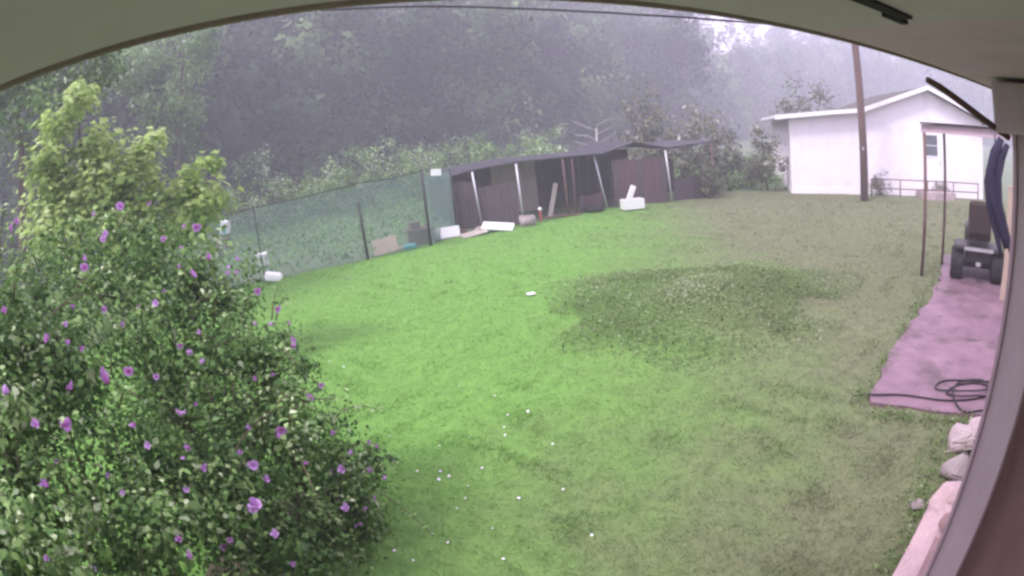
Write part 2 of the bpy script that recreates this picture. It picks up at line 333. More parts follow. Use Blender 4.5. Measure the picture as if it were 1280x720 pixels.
# wooded hillside
def hill_d(az):                           # where the wood begins, by direction
    return np.interp(az, [-75, -40, -15, 5, 14, 20, 27, 36, 50, 70], [30, 34, 38, 44, 55, 78, 105, 125, 135, 140])
def hill_z(az, d):
    return np.maximum(0, d - hill_d(az)) * .32
AZ = np.linspace(-80, 75, 63); DD = np.linspace(-3, 75, 20); hv = []
for az in AZ:
    for q in DD:
        d = hill_d(az) + q; hv.append((d * math.sin(R(az)), d * math.cos(R(az)), -.3 if q < 0 else q * .32 + .1))
ht = []
for i in range(len(AZ) - 1):
    for j in range(len(DD) - 1):
        a0 = i * len(DD) + j; ht += [(a0, a0 + len(DD), a0 + 1), (a0 + 1, a0 + len(DD), a0 + len(DD) + 1)]
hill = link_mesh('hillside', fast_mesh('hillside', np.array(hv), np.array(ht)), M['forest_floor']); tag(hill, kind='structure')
parts = []
for i in range(400):
    az = rng.uniform(-72, 62); q = rng.uniform(.5, 9) if i < 80 else rng.uniform(9, 62); d = hill_d(az) + q
    x, y, z = d * math.sin(R(az)), d * math.cos(R(az)), q * .32
    hgt = rng.uniform(11, 17); r = hgt * .23
    bl = [(x + rng.normal() * r * .6, y + rng.normal() * r * .6, z + hgt * fz, r * rng.uniform(.6, 1.1)) for fz in (.16, .3, .45, .6, .75, .88)]
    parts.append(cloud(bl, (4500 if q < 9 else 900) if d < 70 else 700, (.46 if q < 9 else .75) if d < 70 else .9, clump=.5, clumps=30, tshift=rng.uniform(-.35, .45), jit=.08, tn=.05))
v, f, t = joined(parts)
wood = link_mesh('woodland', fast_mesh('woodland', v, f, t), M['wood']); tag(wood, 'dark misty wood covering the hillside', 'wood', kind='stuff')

# ================================================================= THE HOUSE THE CAMERA HANGS ON
house = empty('house', (0, 0, 0), math.atan2(WY, WX)); tag(house, 'eave and wall of the near house with grey painted soffit overhead', 'house')
EV, EZ = .55, CAM_H + .288 * .55          # eave distance from the camera and its height; local x along the wall, y away from it
boxo('wall', (1.5, -.32, 1.5), (11, .36, 3.0), M['siding'], house)
boxo('soffit', (-1.69, (EV - .14) / 2 - .012, EZ + .0115), (5.0, EV + .14 - .01, .016), M['soffit'], house)
boxo('soffit', (1.60, (EV - .14) / 2 - .012, EZ + .0115), (1.58, EV + .14 - .01, .016), M['soffit_cast'], house)
boxo('fascia', (-.9, EV - .005, EZ + .075), (6.64, .010, .15), M['fascia'], house, bev=.003)
bm = B(); box(bm, (-.9, -.17, EZ + .34), (6.8, 1.5, .03), Matrix.Rotation(R(-22), 3, 'X')); obj('roof', bm, M['shingle'], house)
bm = B(); box(bm, (.66, .335, EZ + .002), (.2, .022, .006)); box(bm, (.755, .352, EZ + .001), (.07, .012, .006)); obj('dark_strip', bm, M['rubber'], house)  # two thin dark strips along the underside of the soffit

post = empty('porch_post', (1.515, .972, .2), math.atan2(WY, WX) + R(6)); tag(post, 'square mauve painted porch post standing on the concrete ledge', 'post')
boxo('shaft', (0, 0, 1.12), (.13, .12, 2.24), M['mauve'], post, bev=.006)
boxo('edge_trim', (-.068, .066, 1.12), (.022, .014, 2.2), M['mauve_pale'], post, bev=.003)
boxo('capital', (-.01, .02, 2.28), (.32, .2, .14), M['mauve'], post, bev=.008)
boxo('base_block', (0, 0, .03), (.15, .14, .06), M['mauve'], post, bev=.005)
db = boxo('door_board', (.14, 0, 1.1), (.36, .06, 2.2), M['redbrown'], bev=.004); db.location = (1.66, 1.0, .2); db.rotation_euler = (0, 0, R(-73))
tag(db, 'reddish brown upright board beside the porch post', 'board')
dpt = [(.955, .935, 2.515), (1.0, .93, 2.50), (1.22, .98, 2.445), (1.43, 1.03, 2.40)]
br = tubeo('roof_brace', dpt, [.008, .009, .010, .010], M['brown']); tag(br, 'thin brown brace slanting from the eave to the porch post', 'brace')
# sagging cable under the eave
cab = tubeo('overhead_cable', [(-9.55, 7.95, 6.3), (-4.2, 5.9, 4.75), (-1.56, 5.79, 4.11), (-.62, 5.97, 4.01), (.32, 5.99, 3.87), (1.0, 5.92, 3.77), (1.66, 5.76, 3.67), (2.46, 5.47, 3.56), (4.2, 6.5, 3.75), (11.72, 14.9, 7.3)], .012, M['hose'], n=6)
tag(cab, 'dark cable sagging across the yard just below the eave', 'cable')

# concrete ledge, stones, plank
bm = B(); prism(bm, [(.55, .62), (1.2, 1.09), (1.82, 1.515), (2.25, 1.81), (2.5, 1.98), (2.56, 1.94), (2.60, 1.72), (2.2, 1.25), (1.5, .72), (.9, .3)], -.05, .2)
bmesh.ops.bevel(bm, geom=[e for e in bm.edges if all(v.co.z > .1 for v in e.verts)], offset=.012, segments=2, affect='EDGES')
ledge = obj('concrete_ledge', bm, M['ledge']); tag(ledge, 'pale pink concrete ledge running under the porch post', 'ledge')
def rock(name, label, loc, s, mat, seed, cat='stone'):
    r_ = random.Random(seed); bm = B()
    for _ in range(16):
        c = Vector((r_.gauss(0, 1), r_.gauss(0, 1), r_.gauss(0, 1))).normalized(); k = max(abs(a) for a in c) ** .6
        bm.verts.new((c.x / k * s[0] * r_.uniform(.85, 1.05), c.y / k * s[1] * r_.uniform(.85, 1.05), c.z / k * s[2]))
    h_ = bmesh.ops.convex_hull(bm, input=bm.verts); bmesh.ops.delete(bm, geom=[v for v in bm.verts if not v.link_faces], context='VERTS')
    bmesh.ops.bevel(bm, geom=list(bm.edges), offset=min(s) * .10, segments=2, affect='EDGES'); bmesh.ops.triangulate(bm, faces=bm.faces)
    o = obj(name, bm, mat); o.location = loc; o.rotation_euler = (0, 0, r_.uniform(0, 3)); return tag(o, label, cat)
rock('stone', 'large pale pink stone block at the corner of the patio', (3.40, 2.50, .09), (.19, .14, .14), M['stone_white'], 1)
rock('stone', 'white stone wedged behind the large pale pink block', (3.74, 2.62, .07), (.15, .13, .10), M['stone_white'], 2)
rock('stone', 'dark grey stone lying below the pale pink block', (3.05, 2.24, .09), (.17, .12, .11), M['stone_grey'], 3)
rock('stone', 'flat pink slab of rubble at the broken end of the ledge', (2.78, 2.0, .07), (.24, .15, .12), M['ledge'], 4)
rock('stone', 'small grey cobble in the soil beside the ledge', (2.52, 2.12, .03), (.06, .05, .05), M['stone_grey'], 5)
rock('stone', 'lumpy reddish clod resting on the ledge against the post', (2.36, 1.64, .26), (.09, .07, .07), M['redbrown'], 6, 'clod')
bm = B(); box(bm, (0, 0, 0), (.62, .05, .05), None, .004); pl = obj('plank', bm, M['redbrown']); pl.location = (1.98, 1.42, .227); pl.rotation_euler = (0, 0, R(35)); tag(pl, 'reddish brown length of timber lying along the ledge', 'plank')

# ================================================================= WHITE HOUSE
wh = empty('white_house', (10.14, 17.35, 0), math.atan2(-.406, .914)); tag(wh, 'white gabled house beyond the lawn with low side extension', 'house')
fac = [(0, 0), (8.1, 0), (8.1, 2.84), (5.54, 3.86), (2.77, 2.92), (0, 2.62)]
bm = B(); a_ = [bm.verts.new((x, 0, z)) for x, z in fac]; b_ = [bm.verts.new((x, 8, z)) for x, z in fac]; n = len(fac)
bm.faces.new(a_); bm.faces.new(b_[::-1])
for i in range(n): bm.faces.new((a_[i], b_[i], b_[(i + 1) % n], a_[(i + 1) % n]))
bmesh.ops.recalc_face_normals(bm, faces=bm.faces); obj('wall', bm, M['white'], wh)
def slab(name, x0, z0, x1, z1, th, mat, y0=-.35, y1=8.3):
    bm = B(); q = [(x0, z0), (x1, z1), (x1, z1 + th), (x0, z0 + th)]
    a_ = [bm.verts.new((x, y0, z)) for x, z in q]; b_ = [bm.verts.new((x, y1, z)) for x, z in q]
    bm.faces.new(a_); bm.faces.new(b_[::-1])
    for i in range(4): bm.faces.new((a_[i], b_[i], b_[(i + 1) % 4], a_[(i + 1) % 4]))
    bmesh.ops.recalc_face_normals(bm, faces=bm.faces); return obj(name, bm, mat, wh)
slab('roof', -.5, 2.66, 2.74, 2.95, .06, M['shingle']); slab('roof', 2.74, 2.95, 5.54, 3.90, .06, M['shingle']); slab('roof', 5.54, 3.90, 8.5, 2.76, .06, M['shingle'])
slab('rake_board', -.52, 2.62, 2.74, 2.91, .15, M['trim'], -.38, -.352); slab('rake_board', 2.74, 2.90, 5.54, 3.85, .16, M['trim'], -.38, -.352); slab('rake_board', 5.54, 3.85, 8.52, 2.70, .16, M['trim'], -.38, -.352)
boxo('fascia_board', (-.51, 3.95, 2.72), (.02, 8.6, .13), M['trim'], wh)
for k in range(11): boxo('siding_joint', (4.05, -.003, .35 + k * .215), (8.06, .006, .012), M['trim'], wh)
boxo('corner_board', (.06, -.012, 1.3), (.12, .024, 2.58), M['trim'], wh)
door = boxo('door', (5.66, -.02, 1.32), (.92, .04, 2.1), M['trim'], wh)
boxo('window_pane', (5.66, -.045, 1.86), (.56, .01, .74), M['glass'], door)
bm = B()
for (x, z, sx, sz) in ((5.66, 2.26, .66, .05), (5.66, 1.46, .66, .05), (5.355, 1.86, .05, .76), (5.965, 1.86, .05, .76), (5.66, 1.86, .56, .025)): box(bm, (x, -.052, z), (sx, .014, sz))
obj('window_frame', bm, M['trim'], door)
boxo('door_handle', (6.04, -.06, 1.25), (.04, .05, .12), M['galv'], door)
boxo('door_frame', (5.16, -.015, 1.33), (.09, .06, 2.2), M['trim'], wh); boxo('door_frame', (6.16, -.015, 1.33), (.09, .06, 2.2), M['trim'], wh); boxo('lintel', (5.66, -.015, 2.47), (1.1, .06, .09), M['trim'], wh)
boxo('foundation', (4.05, .01, .12), (8.12, .05, .24), M['trim'], wh)
boxo('door_step', (5.66, -.5, .13), (1.4, .9, .26), M['stone_white'], wh)
# low pipe railing before the house
rl = empty('pipe_railing', (12.6, 15.6, 0), math.atan2(-.406, .914)); tag(rl, 'low rusty pipe railing in front of the white house', 'railing')
for z in (.62, .3): tubeo('rail', [(0, 0, z), (4.6, 0, z)], .022, M['rust'], rl, 6)
for k in range(5): tubeo('baluster', [(k * 1.15, 0, 0), (k * 1.15, 0, .64)], .025, M['rust'], rl, 6)
# utility pole
pole = empty('utility_pole', (11.72, 14.94, 0)); tag(pole, 'tall brown wooden utility pole before the white house', 'pole')
tubeo('shaft', [(0, 0, -.1), (0, 0, 3), (.03, -.02, 6), (.04, -.03, 8.5)], [.145, .135, .12, .10], M['pole'], pole, 12)
boxo('crossarm', (0, 0, 7.9), (1.8, .1, .12), M['pole'], pole, rot=Matrix.Rotation(R(20), 3, 'Z'))
boxo('pole_tag', (-.09, -.115, 1.7), (.06, .01, .09), M['galv'], pole, rot=Matrix.Rotation(R(-38), 3, 'Z'))

# ================================================================= CANOPY, MOWER, TARP ON THE PATIO
can = empty('patio_canopy', (6.72, 6.8, 0), math.atan2(-.927, .375)); tag(can, 'flat mauve patio canopy on thin dark metal posts', 'canopy')
# local x from the outer corner towards the house
boxo('beam', (1.9, 0, 2.43), (3.84, .06, .13), M['mauve_pale'], can, bev=.004)
boxo('beam', (0.03, 1.3, 2.43), (.06, 2.5, .125), M['mauve_pale'], can, bev=.004)
for k in range(6): boxo('roof_panel', (.31 + k * .635, 1.25, 2.515), (.627, 2.7, .025), M['tin'], can)
tubeo('post', [(.03, 0, 0), (.03, 0, 2.37)], .032, M['rust'], can, 8)
tubeo('post', [(.03, 1.02, 0), (.03, 1.02, 2.37)], .028, M['rust'], can, 8)
boxo('post', (3.7, .0, 1.19), (.16, .12, 2.36), M['mauve_pale'], can, bev=.005)

def mower():
    root = empty('riding_mower', (7.55, 6.1, .043), R(-48)); root.scale = (1.1, 1.1, 1.1); tag(root, 'black riding lawn mower with brown seat parked on the patio', 'mower')
    # local: -y is the rear, facing the camera side; x across
    for sx in (-1, 1):
        for (yy, r, wd, xx) in ((-.05, .24, .22, .36), (1.05, .17, .14, .34)):
            wroot = B()
            prof = [(.55, -.5), (.9, -.5), (1, -.32), (1, .32), (.9, .5), (.55, .5)]; N = 24; rings = []
            for (rr, ax) in prof: rings.append([wroot.verts.new((sx * xx + ax * wd, yy + rr * r * math.cos(2 * math.pi * k / N), r + rr * r * math.sin(2 * math.pi * k / N))) for k in range(N)])
            for r0, r1 in zip(rings, rings[1:]):
                for k in range(N): wroot.faces.new((r0[k], r0[(k + 1) % N], r1[(k + 1) % N], r1[k]))
            bmesh.ops.recalc_face_normals(wroot, faces=wroot.faces)
            wh_ = obj('wheel', wroot, M['rubber'], root, True)
            bm = B(); tube(bm, [(sx * xx - .06, yy, r), (sx * xx + .06, yy, r)], r * .56, 16); obj('rim', bm, M['galv'], wh_)
    bm = B(); box(bm, (0, .0, .50), (.86, .56, .07), None, .03); box(bm, (0, .1, .38), (.44, .6, .2), None, .03); obj('fender', bm, M['blackpaint'], root)
    bm = B(); box(bm, (0, .95, .52), (.46, .75, .36), None, .07); obj('hood', bm, M['blackpaint'], root)
    bm = B(); box(bm, (0, .52, .18), (.84, .62, .13), None, .04); obj('mower_deck', bm, M['blackpaint'], root)
    st = boxo('seat', (0, .08, .66), (.42, .4, .13), M['seat'], root, bev=.045)
    bm = B(); box(bm, (0, -.12, .93), (.40, .12, .5), Matrix.Identity(3), .05); obj('backrest', bm, M['seat'], st)
    tubeo('steering_column', [(0, .62, .55), (0, .45, .88)], .025, M['blackpaint'], root)
    bm = B(); tube(bm, [(math.cos(k * math.pi / 10) * .17, .45 + math.sin(k * math.pi / 10) * .15, .89 + math.sin(k * math.pi / 10) * .07) for k in range(21)], .014, 6); obj('steering_wheel', bm, M['rubber'], root)
    boxo('rear_plate', (0, -.285, .50), (.5, .012, .05), M['galv'], root)
    boxo('hitch', (0, -.34, .3), (.08, .16, .03), M['galv'], root)
mower()
# cloth bundle hanging from the canopy
tp = empty('hanging_tarp', (4.80, 3.62, 0)); tag(tp, 'dark navy cloth bundle hanging below the canopy beside the porch post', 'tarp')
bm = B(); pth = [(.03, -.03, 2.38), (-.03, .02, 2.24), (-.07, .05, 2.04), (-.05, .03, 1.8), (.01, -.02, 1.6), (.07, -.07, 1.42), (.10, -.1, 1.3)]; rd = [.04, .06, .065, .055, .05, .045, .025]
for j, (dx, dy, s) in enumerate(((0, 0, 1), (.05, -.05, .8), (-.03, .04, .7))): tube(bm, [(x + dx + .015 * math.sin(3 * z + j), y + dy, z - .05 * j) for x, y, z in pth], [r_ * s for r_ in rd], 10)
obj('folds', bm, M['navy'], tp, True); tubeo('cord', [(-.02, .02, 2.34), (-.02, .02, 2.42)], .008, M['hose'], tp, 6)
cb = boxo('leaning_board', (0, 0, .85), (.5, .03, 1.7), M['tan']); cb.location = (7.2, 4.9, .05); cb.rotation_euler = (R(8), 0, R(-52)); tag(cb, 'cream board leaning by the house behind the hanging navy cloth', 'board')
# hose
def curve_pts(P, n=8):
    out = []; P = [Vector(p) for p in P]; Q = [P[0]] + P + [P[-1]]
    for i in range(1, len(Q) - 2):
        for k in range(n):
            t = k / n; a, b, c, d = Q[i - 1], Q[i], Q[i + 1], Q[i + 2]
            out.append(.5 * ((2 * b) + (c - a) * t + (2 * a - 5 * b + 4 * c - d) * t * t + (3 * b - a - 3 * c + d) * t ** 3))
    return out + [P[-1]]
hz = .054
hs = tubeo('garden_hose', curve_pts([(2.98, 3.72, .04), (3.2, 3.6, hz), (3.45, 3.47, hz), (3.76, 3.2, hz), (4.1, 3.05, hz), (4.4, 3.05, hz), (4.42, 3.25, hz), (4.15, 3.36, hz), (3.9, 3.3, hz), (3.95, 3.15, hz + .02), (4.2, 3.02, hz + .02), (4.35, 2.9, hz), (4.25, 2.8, hz), (3.95, 2.86, hz), (3.8, 2.95, hz), (3.9, 3.2, hz + .02), (4.2, 3.4, hz), (4.5, 3.3, hz), (4.35, 3.1, hz + .02), (4.05, 3.22, hz + .02), (3.85, 3.42, hz), (4.1, 3.5, hz), (4.6, 3.2, hz)]), .010, M['hose'], n=7)
tag(hs, 'black garden hose looping across the pink patio', 'hose')

# ================================================================= FENCE AND KENNEL
def fence():
    root = empty('wire_fence', (0, 0, 0)); tag(root, 'sagging chain link fence with leaning dark posts along the lawn', 'fence')
    P = [(-9.8, 9.95, 1.75), (-7.6, 10.9, 1.72), (-5.7, 11.75, 1.74), (-3.35, 12.78, 1.86), (-1.9, 13.6, 1.9), (-1.42, 15.9, 1.75)]
    for (x, y, h), lean in zip(P, (.02, -.03, .02, -.03, .0, .01)):
        hh = 1.40 if x == -3.35 else h + .04
        tubeo('post', [(x, y, -.1), (x + lean * hh, y, hh)], .014 if x < -4 else .036, M['dark_metal'], root, 8)
    for (a, b) in zip(P, P[1:]):
        mid = ((a[0] + b[0]) / 2, (a[1] + b[1]) / 2, (a[2] + b[2]) / 2 - .05)
        tubeo('top_wire', [a, mid, b], .011, M['dark_metal'], root, 5)
        L = math.hypot(b[0] - a[0], b[1] - a[1]); u = Vector((b[0] - a[0], b[1] - a[1], 0)) / L; S = .05; V, F = [], []
        nrm = Vector((-u.y, u.x, 0)); hh = (a[2] + b[2]) / 2 - .05
        def strip(s0, z0, s1, z1, r=.0042):
            o = Vector((a[0], a[1], 0)); p0 = o + u * s0 + Vector((0, 0, z0)); p1 = o + u * s1 + Vector((0, 0, z1))
            d = (p1 - p0).normalized(); e = d.cross(nrm); n0 = len(V)
            for p_ in (p0, p1):
                for q in (e * r, -e * r * .5 + nrm * r * .87, -e * r * .5 - nrm * r * .87): V.append(tuple(p_ + q))
            for k in range(3): k2 = (k + 1) % 3; F.extend([(n0 + k, n0 + k2, n0 + 3 + k2), (n0 + k, n0 + 3 + k2, n0 + 3 + k)])
        k = -hh
        while k < L:
            s0, s1 = max(0, k), min(L, k + hh)
            if s1 > s0: strip(s0, s0 - k, s1, s1 - k); strip(s0, hh - (s0 - k), s1, hh - (s1 - k))
            k += S
        o = link_mesh('chain_link', fast_mesh('chain_link', np.array(V), np.array(F)), M['wire'], root); tag(o, kind='stuff')
fence()
sg = boxo('sign_plate', (0, 0, 0), (.27, .015, .17), M['plastic'], bev=.004); sg.location = (-1.60, 14.05, 1.80); sg.rotation_euler = (0, R(4), R(8)); tag(sg, 'small blank white plate wired to the top of the fence', 'sign')

ken = empty('kennel_shed', (0, 0, 0)); tag(ken, 'ramshackle open kennel shed with dark tin roof on leaning pale poles', 'shed')
FR = [(-1.6, 16.0, 1.45), (-.9, 15.85, 1.62), (.5, 15.5, 1.74), (3.2, 17.0, 1.70), (4.3, 17.1, 1.98), (5.4, 17.15, 1.74), (7.4, 18.1, 1.86)]
BK = [(x - .8, y + 2.3, z + .06) for x, y, z in FR]
for k in range(len(FR) - 1):
    a, b, c, d = [Vector(q) for q in (FR[k], FR[k + 1], BK[k + 1], BK[k])]
    for s in range(2):
        t0, t1 = s / 2 + .006, (s + 1) / 2 - .006
        bm = B(); q = [a.lerp(b, t0), a.lerp(b, t1), d.lerp(c, t1), d.lerp(c, t0)]; up = Vector((0, 0, .045))
        lo = [bm.verts.new(p_) for p_ in q]; hi = [bm.verts.new(p_ + up) for p_ in q]
        bm.faces.new(lo[::-1]); bm.faces.new(hi)
        for i in range(4): bm.faces.new((lo[i], lo[(i + 1) % 4], hi[(i + 1) % 4], hi[i]))
        obj('roof_sheet', bm, M['tin'], ken)
for (x, y, z, lx, mt) in ((-1.55, 15.98, 1.43, 0, 'rust'), (-.65, 15.75, 1.62, -.12, 'galv'), (.53, 15.48, 1.72, -.05, 'galv'), (1.9, 16.2, 1.68, -.03, 'brown'), (3.24, 16.98, 1.67, -.3, 'galv'), (5.43, 17.12, 1.7, -.12, 'galv'), (7.3, 18.05, 1.8, 0, 'rust'), (2.15, 16.4, 1.68, .02, 'brown')):
    tubeo('pole', [(x, y, -.1), (x + lx, y + .02, z)], .032, M[mt], ken, 8)
# back wall boards, each its own piece
for k in range(len(BK) - 1):
    a, b = Vector(BK[k]), Vector(BK[k + 1]); L = (b.xy - a.xy).length; nb = max(2, int(L / .32)); ang = math.atan2(b.y - a.y, b.x - a.x)
    for s in range(nb):
        c = a.lerp(b, (s + .5) / nb); h = c.z - .08 + random.uniform(-.08, 0)
        h = h * .62 if k == 5 else h; mt = 'darkwood' if k in (0, 3) else ('cream' if k == 2 and s < nb * .55 else ('redwood' if k == 4 and s % 3 else 'darkwood'))
        if k == 2 and s > nb * .8: mt = 'darkwood'
        bm = B(); vs_ = box(bm, (0, 0, 0), (L / nb - .012, .025 + .01 * (s % 2), h), Matrix.Rotation(ang, 3, 'Z')); bmesh.ops.translate(bm, vec=(c.x, c.y, h / 2 - .02), verts=bm.verts); obj('wall_board', bm, M[mt], ken)
# dark front boarding at the left bay and red boarding low at the right
for (a, b, z0, z1, mt) in (((-1.5, 16.02), (-.75, 15.84), 0, 1.40, 'darkwood'), ((-.68, 15.84), (.42, 15.58), .02, 1.22, 'darkwood'), ((2.3, 16.6), (3.1, 17.02), 0, .55, 'redwood'), ((3.5, 17.12), (5.3, 17.2), 0, 1.55, 'redwood'), ((5.6, 17.35), (7.2, 18.08), 0, .8, 'darkwood')):
    a, b = Vector(a), Vector(b); L = (b - a).length; nb = max(3, int(L / .2)); ang = math.atan2(b.y - a.y, b.x - a.x)
    for s in range(nb):
        c = a.lerp(b, (s + .5) / nb); h = z1 - z0 - random.uniform(0, .08); bm = B()
        box(bm, (0, 0, 0), (L / nb - .008, .022, h), Matrix.Rotation(ang, 3, 'Z')); bmesh.ops.translate(bm, vec=(c.x, c.y, z0 + h / 2 - .02), verts=bm.verts)
        obj('front_board', bm, M['redwood' if (mt == 'redwood' and s % 4) else 'darkwood'], ken)

# ---- junk along the fence
def junk(name, label, cat, loc, size, mat, rot=(0, 0, 0), bev=.01):
    o = boxo(name, (0, 0, 0), size, mat, bev=bev); o.location = loc; o.rotation_euler = [R(q) for q in rot]; return tag(o, label, cat)
junk('board', 'tan board propped low beside the leaning fence post', 'board', (-3.0, 13.3, .2), (.62, .05, .42), M['tan'], (-28, -6, 14))
junk('board', 'thin pale plank lying on the dirt behind the tan board', 'board', (-2.75, 13.6, .05), (.9, .12, .04), M['tan'], (0, 0, 20))
cr = empty('wooden_crate', (-2.2, 14.1, 0), R(15)); tag(cr, 'dark brown crate with a block on top by the fence', 'crate')
for s in (-1, 1):
    for k in range(3): boxo('slat', (0, s * .24, .07 + k * .13), (.62, .025, .11), M['brown'], cr); boxo('slat', (s * .32, 0, .07 + k * .13), (.025, .45, .11), M['brown'], cr)
boxo('lid', (0, 0, .405), (.68, .54, .03), M['brown'], cr)
junk('timber_block', 'small dark block sitting on the brown crate', 'block', (-2.33, 14.1, .505), (.24, .22, .17), M['brown'], (0, 0, 30))
junk('bucket_lid', 'flat teal tray on the grass before the brown crate', 'tray', (-2.42, 13.5, .07), (.32, .24, .12), M['teal'], (0, 0, 10), .03)
junk('foam_panel', 'white foam panel standing beside the brown crate', 'panel', (-1.58, 14.55, .14), (.72, .10, .30), M['plastic'], (-18, 0, 12))
junk('foam_panel', 'white sheet lying tilted at the foot of the kennel pole', 'panel', (-.2, 14.75, .13), (.85, .45, .05), M['plastic'], (14, 8, -8))
junk('foam_panel', 'pale warped sheet lying flat on the grass between white panels', 'panel', (-.85, 14.5, .05), (.7, .4, .04), M['cream'], (6, -6, 22))
junk('carton', 'small pinkish carton inside the open kennel bay', 'box', (.15, 16.6, .33), (.36, .3, .24), M['cream'], (0, 0, 15))
rock('rubble_heap', 'grey rubble heap around the foot of the kennel pole', (.62, 15.3, .1), (.3, .22, .22), M['stone_grey'], 11, 'rubble')
rock('rubble_heap', 'low heap of pale rubble beside the tilted white sheet', (-.65, 14.85, .06), (.28, .2, .13), M['stone_grey'], 12, 'rubble')
rock('rubble_heap', 'small dark clod between the white foam panel and the kennel', (-1.15, 14.8, .05), (.16, .13, .11), M['brown'], 13, 'rubble')
junk('board', 'weathered grey plank leaning inside the open kennel bay', 'board', (1.5, 16.6, .45), (.14, .04, 1.1), M['cream'], (-14, 18, 5))
junk('board', 'dark plank fallen across the front of the kennel', 'board', (1.7, 15.95, .06), (1.3, .12, .05), M['brown'], (0, 3, 24))
bm = B(); tube(bm, [(.24 * math.cos(k * math.pi / 12), .24 * math.sin(k * math.pi / 12), 0) for k in range(25)], .08, 10); ty = obj('old_tyre', bm, M['rubber'], smooth=True); ty.location = (2.75, 16.55, .09); tag(ty, 'old black tyre lying flat in front of the kennel', 'tyre')
lt = tubeo('reflector', [(1.02, 15.5, .38), (1.02, 15.47, .38)], .055, M['plastic'], n=12); tag(lt, 'small round white reflector on a stake in the kennel front', 'reflector')
stk = tubeo('stake', [(1.02, 15.5, -.02), (1.02, 15.5, .34)], .02, M['red'], n=6); tag(stk, 'short red stake in front of the kennel', 'stake')
tk = empty('white_tub', (3.86, 16.2, 0), R(8)); tag(tk, 'low white box with a tilted white slab rising from it before the kennel', 'tub')
bm = B()
for (c, s) in (((0, .17, .19), (.66, .03, .3)), ((0, -.17, .19), (.66, .03, .3)), ((.315, 0, .19), (.03, .31, .3)), ((-.315, 0, .19), (.03, .31, .3)), ((0, 0, .05), (.6, .31, .03))): box(bm, c, s, None, .006)
obj('basin', bm, M['plastic'], tk); boxo('slab', (.0, .03, .52), (.18, .06, .46), M['plastic'], tk, rot=Matrix.Rotation(R(24), 3, 'Y'), bev=.02)
wb = junk('white_box', 'white carton with a teal side on the meadow beyond the fence', 'box', (-9.6, 17.3, .95), (.3, .25, .45), M['plastic'], (0, 14, -10))
boxo('teal_panel', (.03, -.128, -.06), (.2, .008, .28), M['teal'], wb)
junk('white_box', 'square white carton at the edge of the meadow beside the flowering shrub', 'box', (-6.7, 13.9, .18), (.32, .28, .34), M['plastic'], (4, 0, 20))
junk('white_bag', 'crumpled white sack on the lawn edge next to the shrub', 'bag', (-5.35, 11.5, .13), (.42, .25, .22), M['plastic'], (0, 18, 28), .07)
junk('white_box', 'small cream tin half hidden in weeds behind the shrub', 'box', (-9.5, 16.4, .62), (.28, .25, .24), M['cream'], (0, 10, 0), .04)
junk('paper_scrap', 'small white scrap lying alone on the open lawn', 'scrap', (.28, 8.18, .05), (.13, .09, .02), M['plastic'], (5, 3, 20), .008)
for (x, y, h, wt) in ((-9.6, 17.3, .72, 'teal sided white carton'), (-9.5, 16.4, .5, 'small cream tin')):
    s_ = tubeo('stump', [(x, y, -.1), (x, y, h)], [.16, .13], M['bark'], n=9); tag(s_, 'cut tree stump in the meadow under the ' + wt, 'stump', 'stumps in the meadow')

# ================================================================= PLANTS
FLW = None
def flower_mesh(k_, o_):
    V, F, T = [], [], []
    for k in range(5):
        a = 2 * math.pi * k / 5; ca, sa = math.cos(a), math.sin(a)
        pr = [(0, 0, 0, 0), (.35, -.32, .2, .3), (.35, .32, .2, .3), (.78, -.58, .5, .75), (.78, .58, .58, .75), (1.02, -.26, .56, 1), (1.02, .26, .66, 1)]
        n0 = len(V)
        for (x, y, z, t_) in pr: x, z = x * (1, .85, 1.08, .92, 1)[k], z * (1, 1.5, .8, 1.2, .7)[k]; V.append((x * ca - y * sa, x * sa + y * ca, z + .03 * (k % 2))); T.append(t_)
        F += [(n0, n0 + 1, n0 + 2), (n0 + 1, n0 + 3, n0 + 4), (n0 + 1, n0 + 4, n0 + 2), (n0 + 3, n0 + 5, n0 + 6), (n0 + 3, n0 + 6, n0 + 4)]
    n0 = len(V); V += [(.06, 0, 0), (-.03, .05, 0), (-.03, -.05, 0), (0, 0, .5)]; T += [1] * 4; F += [(n0, n0 + 1, n0 + 3), (n0 + 1, n0 + 2, n0 + 3), (n0 + 2, n0, n0 + 3)]
    me = fast_mesh('flower', np.array(V), np.array(F), np.clip(np.array(T) * k_ + o_, 0, 1)); me.materials.append(M['petal']); return me
FLW = [flower_mesh(.8, 0), flower_mesh(.9, .1), flower_mesh(.5, .5)]
BIG = [(-1.29, 1.89, .97), (-1.29, 1.96, .73), (-1.48, 1.84, 1.22), (-1.77, 1.9, 1.69), (-1.8, 1.76, 1.68)]
